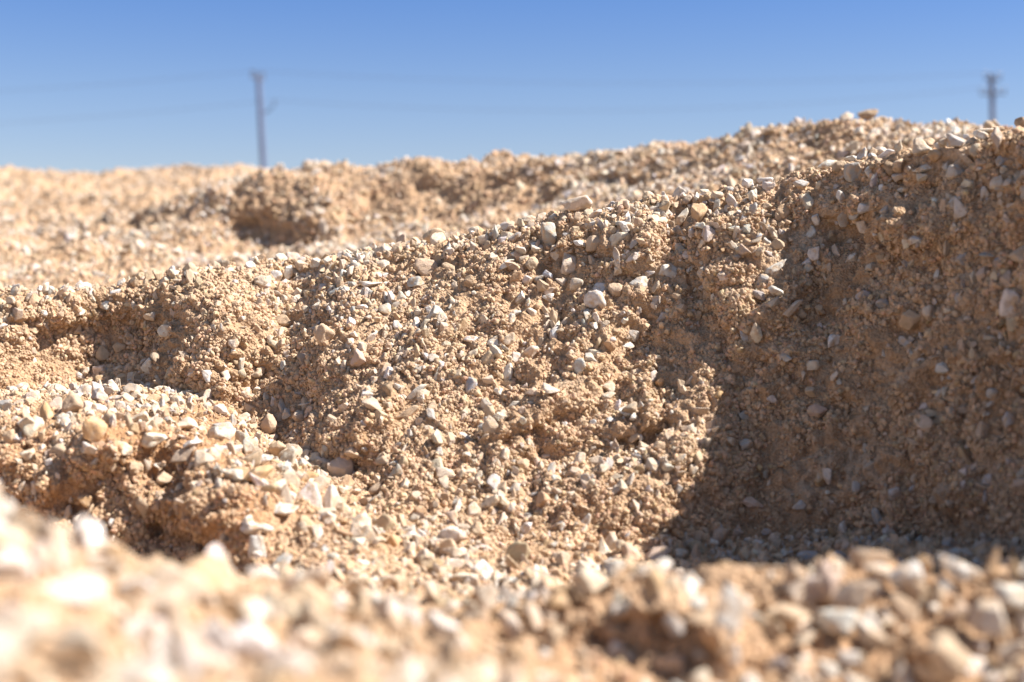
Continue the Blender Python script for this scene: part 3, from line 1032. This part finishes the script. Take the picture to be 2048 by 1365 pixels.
# a flake of mica on the near slope that throws the sun back
m, nt, b = mat('mica')
b.inputs['Base Color'].default_value = (.85, .83, .78, 1)
b.inputs['Metallic'].default_value = 1
b.inputs['Roughness'].default_value = .25
n_ = nd(nt, 'ShaderNodeTexNoise', i_Scale=900.0)
bu = nd(nt, 'ShaderNodeBump', i_Strength=.05)
nt.links.new(n_.outputs['Fac'], bu.inputs['Height'])
nt.links.new(bu.outputs['Normal'], b.inputs['Normal'])
sel = (VS < 2.4) & (VS > 1.75)
i = int(np.argmin((VPX - 180) ** 2 + (VPY - 1118) ** 2 + 1e6 * ~sel))
bm = bmesh.new()
pts = [(math.cos(t) * r, math.sin(t) * r * .8) for t, r in ((.2, .0009), (1.1, .0011), (2.3, .0008), (3.2, .001), (4.4, .0009), (5.4, .0011))]
top = [bm.verts.new((x, y, .0003)) for x, y in pts]
bot = [bm.verts.new((x * 1.1, y * 1.1, -.0004)) for x, y in pts]
bm.faces.new(top); bm.faces.new(bot[::-1])
for k in range(6):
    bm.faces.new((bot[k], bot[(k + 1) % 6], top[(k + 1) % 6], top[k]))
flake = build('mica_flake', bm, m)
fp = Vector(VP[i]) + Vector(VN[i]) * .012 + Vector((0, 0, .004))
half = (sd + (Vector(CAM) - fp).normalized()).normalized()
flake.matrix_world = Matrix.Translation(fp) @ half.to_track_quat('Z', 'Y').to_matrix().to_4x4()
flake['label'] = 'tiny flake glittering white in the sun on the rim of the near gravel slope'
flake['category'] = 'mica flake'

world = bpy.data.worlds.new('World')
scene.world = world
world.use_nodes = True
nt = world.node_tree
bg = nt.nodes['Background']
sky = nt.nodes.new('ShaderNodeTexSky')
sky.sky_type = 'NISHITA'
sky.sun_disc = False
sky.sun_elevation = R(SUN_EL)
sky.sun_rotation = R(SUN_AZ)
sky.air_density = 1.0
sky.dust_density = 0.3
sky.ozone_density = 2.5
tc = nt.nodes.new('ShaderNodeTexCoord')
sx = nt.nodes.new('ShaderNodeSeparateXYZ')
nt.links.new(tc.outputs['Generated'], sx.inputs[0])
tint = ramp(nt, sx.outputs['Z'], [(0.0, (.645, .605, .675)), (.07, (.595, .575, .67)), (.13, (.51, .545, .69)), (.20, (.36, .48, .725)), (.5, (.84, .72, .62))])
nt.links.new(mixc(nt, 1.0, sky.outputs[0], tint.outputs['Color'], 'MULTIPLY'), bg.inputs['Color'])
bg.inputs['Strength'].default_value = .09

cam = bpy.data.cameras.new('camera')
cam.lens = 50.0 * F / 2844.4
cam.sensor_width = 36
cam.clip_start = .02
cam.clip_end = 8000
cam.dof.use_dof = True
cam.dof.focus_distance = FOCUS
cam.dof.aperture_fstop = 3.5
cam.dof.aperture_blades = 0
co = bpy.data.objects.new('camera', cam)
co.location = CAM
co.rotation_euler = (R(90) - PITCH, 0, 0)
COL.objects.link(co)
scene.camera = co
scene.view_settings.view_transform = 'Standard'
scene.view_settings.look = 'None'
scene.view_settings.exposure = 1.06
scene.view_settings.gamma = 1
scene.cycles.use_denoising = True
scene.cycles.denoising_prefilter = 'ACCURATE'
scene.cycles.denoising_input_passes = 'RGB_ALBEDO_NORMAL'
scene.cycles.max_bounces = 5
